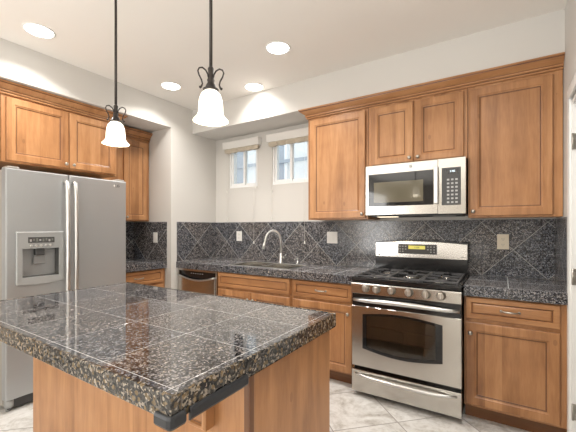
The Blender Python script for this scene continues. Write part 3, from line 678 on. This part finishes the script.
for hx, s_ in ((-1.892+1.825, 1), (-1.832+1.825, -1)):
    pts = [(hx, 0.0-0.001, 1.665), (hx, -0.035, 1.655), (hx, -0.050, 1.60)] + [(hx, -0.052-0.006*math.sin(PI*i/8), 1.55-0.90*i/8) for i in range(9)] + [(hx, -0.050, 0.60), (hx, -0.035, 0.545), (hx, -0.001, 0.535)]
    MB().tube(pts, 0.0165, 12).build('handle', M['steelv'], ld if s_ == 1 else rd)
text_mesh('logo_letters', 'LG', 0.034, M['grill'], rd, (-1.462+1.825, -0.0012, 1.674), depth=0.0008)
MB().lathe([(0.009, 0), (0.009, -0.0015)], (-1.488+1.825, -0.0002, 1.674), 'y', 16).build('logo_disc', M['outlet'], rd)
MB().box(a+0.02, b-0.02, 0.030, 0.070, 0.012, 0.080).build('base_grille', M['grill'], fr, 0.004)
for hx in (a+0.03, b-0.03): MB().lathe([(0.028, 0.03), (0.028, 0.078), (0.022, 0.083)], (hx, 0.035, 0), seg=16).lathe([(0.016, 0.0), (0.016, 0.03)], (hx, 0.05, 0), seg=12).build('hinge_foot', M['fgrey'], fr)
for hx in (a+0.05, b-0.05): MB().box(hx-0.035, hx+0.035, 0.01, 0.11, 1.7235, 1.737).build('hinge_cover', M['fridgeside'], fr, 0.004)

# ------------------------------------------------------------------ blinds
def blind(x0, x1, label):
    t = thing('window_blind', label, 'blind', ((x0+x1)/2, -0.002, 2.24)); h = (x1-x0)/2
    MB().prism([(-0.001, 0.128), (-0.058, 0.128), (-0.064, 0.122), (-0.058, 0.040), (-0.050, 0.038), (-0.001, 0.038)], 0, -h, h).build('valance', M['cream'], t, 0.003)
    n = 40; L = []
    f = MB(); k = 5
    for j in range(k):     # gathered folds of raised fabric
        xa, xb = -h+0.02+(2*h-0.04)*j/k, -h+0.02+(2*h-0.04)*(j+1)/k
        m_ = 8
        P0 = [(xa+(xb-xa)*i/m_, -0.045-0.010*math.sin(PI*i/m_), 0.037) for i in range(m_+1)]
        P1 = [(xa+(xb-xa)*i/m_, -0.040-0.014*math.sin(PI*i/m_), -0.004-0.010*math.sin(PI*i/m_)) for i in range(m_+1)]
        P2 = [(xa+(xb-xa)*i/m_, -0.012, -0.004-0.008*math.sin(PI*i/m_)) for i in range(m_+1)]
        P3 = [(xa+(xb-xa)*i/m_, -0.012, 0.037) for i in range(m_+1)]
        f.loops([[P[i] for P in (P0, P1, P2, P3)] for i in range(m_+1)], smooth=False)
    f.build('gathered_fabric', M['fabric'], t)
    return t, h
def cords(t, h, lst):
    for x, zb in lst:
        c = MB().tube([(x, -0.030, 0.0), (x, -0.030, zb-2.24)], 0.0012, 6).build('cord', M['cord'], t)
        MB().lathe([(0.003, 0.0), (0.007, -0.010), (0.009, -0.030), (0.006, -0.034)], (x, -0.030, zb-2.24), seg=10).build('tassel', M['cord'], c)
b1, h1 = blind(-1.985, -1.42, 'gathered fabric blind raised above the window nearer the corner')
b2, h2 = blind(-1.305, -0.68, 'gathered fabric blind raised above the window nearer the cabinets')
c1 = -(1.985+1.42)/2; c2 = -(1.305+0.68)/2
cords(b1, h1, [(-1.935-c1, 1.77), (-1.478-c1, 1.80), (-1.925-c1, 1.43), (-1.508-c1, 1.145)])
cords(b2, h2, [(-1.250-c2, 1.745), (-1.243-c2, 1.425), (-0.815-c2, 1.16)])

# ------------------------------------------------------------------ outlets and switches
def plate(label, loc, rz, kind, mat, w_=0.095, h_=0.120, cat='outlet'):
    t = thing('wall_outlet' if kind == 'o' else 'light_switch', label, cat, loc, rz)
    MB().box(-w_/2, w_/2, -0.006, 0, -h_/2, h_/2).build('cover_plate', mat, t, 0.002)
    n_ = 2 if w_ > 0.1 else 1
    for i in range(n_):
        cx = (i-(n_-1)/2)*0.046
        if kind == 'o':
            for dz in (-0.022, 0.022):
                r = MB().lathe([(0.016, -0.0061), (0.016, -0.008)], (cx, 0, dz), 'y', 18).build('socket', mat, t)
                MB().box(cx-0.008, cx-0.0055, -0.0087, -0.0081, dz-0.005, dz+0.007).box(cx+0.0055, cx+0.008, -0.0087, -0.0081, dz-0.005, dz+0.007).lathe([(0.0028, -0.0081), (0.0028, -0.0087)], (cx, 0, dz-0.010), 'y', 8).build('slots', M['slot'], r)
        else:
            MB().prism([(-0.0061, -0.034), (-0.0105, 0.0), (-0.0075, 0.034), (-0.0061, 0.034)], 0, cx-0.016, cx+0.016).build('rocker', mat, t)
    return t
plate('white outlet on the backsplash left of the faucet', (-1.750, -0.0127, 1.198), 0, 'o', M['outlet'], 0.085)
plate('white double rocker switch plate on the backsplash left of the range', (-0.497, -0.0127, 1.200), 0, 's', M['outlet'], 0.118, cat='switch')
plate('almond outlet on the backsplash right of the range', (0.985, -0.0127, 1.190), 0, 'o', M['almond'], 0.080)
plate('white rocker switch on the niche end wall beside the fridge', (-2.42, -0.7123, 1.187), 0, 's', M['outlet'], 0.074, cat='switch')

# ------------------------------------------------------------------ recessed ceiling lights
def can(x, y, label, k=1.0):
    t = thing('recessed_light', label, 'ceiling light', (x, y, ZC), group='recessed ceiling lights')
    MB().lathe([(0.086, -0.0015), (0.089, -0.006), (0.099, -0.004), (0.100, -0.0005), (0.086, -0.0005)], (0, 0, 0), seg=36, closed=True).build('trim_ring', M['trim'], t)
    MB().lathe([(0.085, -0.001), (0.080, -0.005)], (0, 0, 0), seg=32).build('lens', M['lamp'], t)
    l = area('can_light', (x, y, ZC-0.012), (0, 0, 0), 0.14, 0.14, CAN_W * k, (1.0, 0.955, 0.90), 'DISK', math.radians(135))
    return t
can(-1.815, -2.110, 'round recessed ceiling light, nearest the fridge in the upper left')
can(-0.504, -0.994, 'round recessed ceiling light between the second pendant and the range cabinets')
can(-1.804, -0.982, 'round recessed ceiling light between the two pendants, near the niche corner', 0.75)
can(-1.122, -0.517, 'round recessed ceiling light above the sink against the soffit', 0.5)
can(0.85, -1.45, 'round recessed ceiling light out of frame by the doorway', 0.8)
can(0.60, -3.4, 'round recessed ceiling light behind the camera', 0.25)

# ------------------------------------------------------------------ pendants
def pendant(x, y, zb, label, az):
    t = thing('pendant_light', label, 'pendant light', (x, y, zb), group='pendants over the island')
    P = [(0.068, 0.0), (0.062, 0.008), (0.053, 0.018), (0.048, 0.032), (0.047, 0.060), (0.044, 0.085), (0.037, 0.104), (0.026, 0.116), (0.018, 0.120)]
    Q = [(r-0.003, h+0.001) for r, h in reversed(P)]
    sh = MB().lathe(P+Q, (0, 0, 0), seg=36, closed=False).build('glass_shade', M['shade'], t)
    # open the mouth: the two end rings are not capped
    bm = bmesh.new(); bm.from_mesh(sh.data)
    bmesh.ops.delete(bm, geom=[f for f in bm.faces if len(f.verts) > 6], context='FACES_ONLY'); bm.to_mesh(sh.data); bm.free()
    MB().lathe([(0.006, 0.050), (0.020, 0.060), (0.026, 0.078), (0.022, 0.098), (0.012, 0.108)], (0, 0, 0), seg=18).build('bulb', emit('bulb_glow', (1.0, 0.9, 0.72), 6.0) if 'bulb' not in M else M['bulb'], t)
    MB().lathe([(0.030, 0.118), (0.031, 0.124), (0.022, 0.130), (0.018, 0.142), (0.012, 0.150), (0.015, 0.160), (0.010, 0.170), (0.012, 0.205), (0.006, 0.215)], (0, 0, 0), seg=20).build('socket_cup', M['bronze'], t)
    MB().lathe([(0.0065, 0.21), (0.0065, ZC-zb-0.018)], (0, 0, 0), seg=12).build('stem', M['bronze'], t)
    MB().lathe([(0.060, ZC-zb-0.0005), (0.060, ZC-zb-0.012), (0.030, ZC-zb-0.026), (0.008, ZC-zb-0.030)], (0, 0, 0), seg=28).build('ceiling_canopy', M['bronze'], t)
    for k in range(3):
        a_ = math.radians(az + 120*k)
        pr = [(0.010, 0.168), (0.012, 0.180), (0.020, 0.193), (0.033, 0.199), (0.045, 0.193), (0.050, 0.180), (0.045, 0.165), (0.036, 0.150), (0.033, 0.136), (0.037, 0.124), (0.042, 0.120)]
        MB().tube([(r*math.cos(a_), r*math.sin(a_), h) for r, h in [(q[0]*1.12, q[1]) for q in pr]], [0.003]*9+[0.004, 0.0055], 8).build('scroll_arm', M['bronze'], t)
    l = bpy.data.lights.new('pendant_lamp', 'POINT'); l.energy = PEND_W; l.color = (1.0, 0.88, 0.70); l.shadow_soft_size = 0.03
    o = bpy.data.objects.new('pendant_lamp', l); o.location = (x, y, zb+0.02); COL.objects.link(o)
    return t
pendant(-0.785, -2.1445, 1.7564, 'bell glass pendant on a bronze stem in front of the fridge cabinets', 30)
pendant(0.0245, -2.2335, 1.7187, 'bell glass pendant on a bronze stem in front of the window soffit', 16)
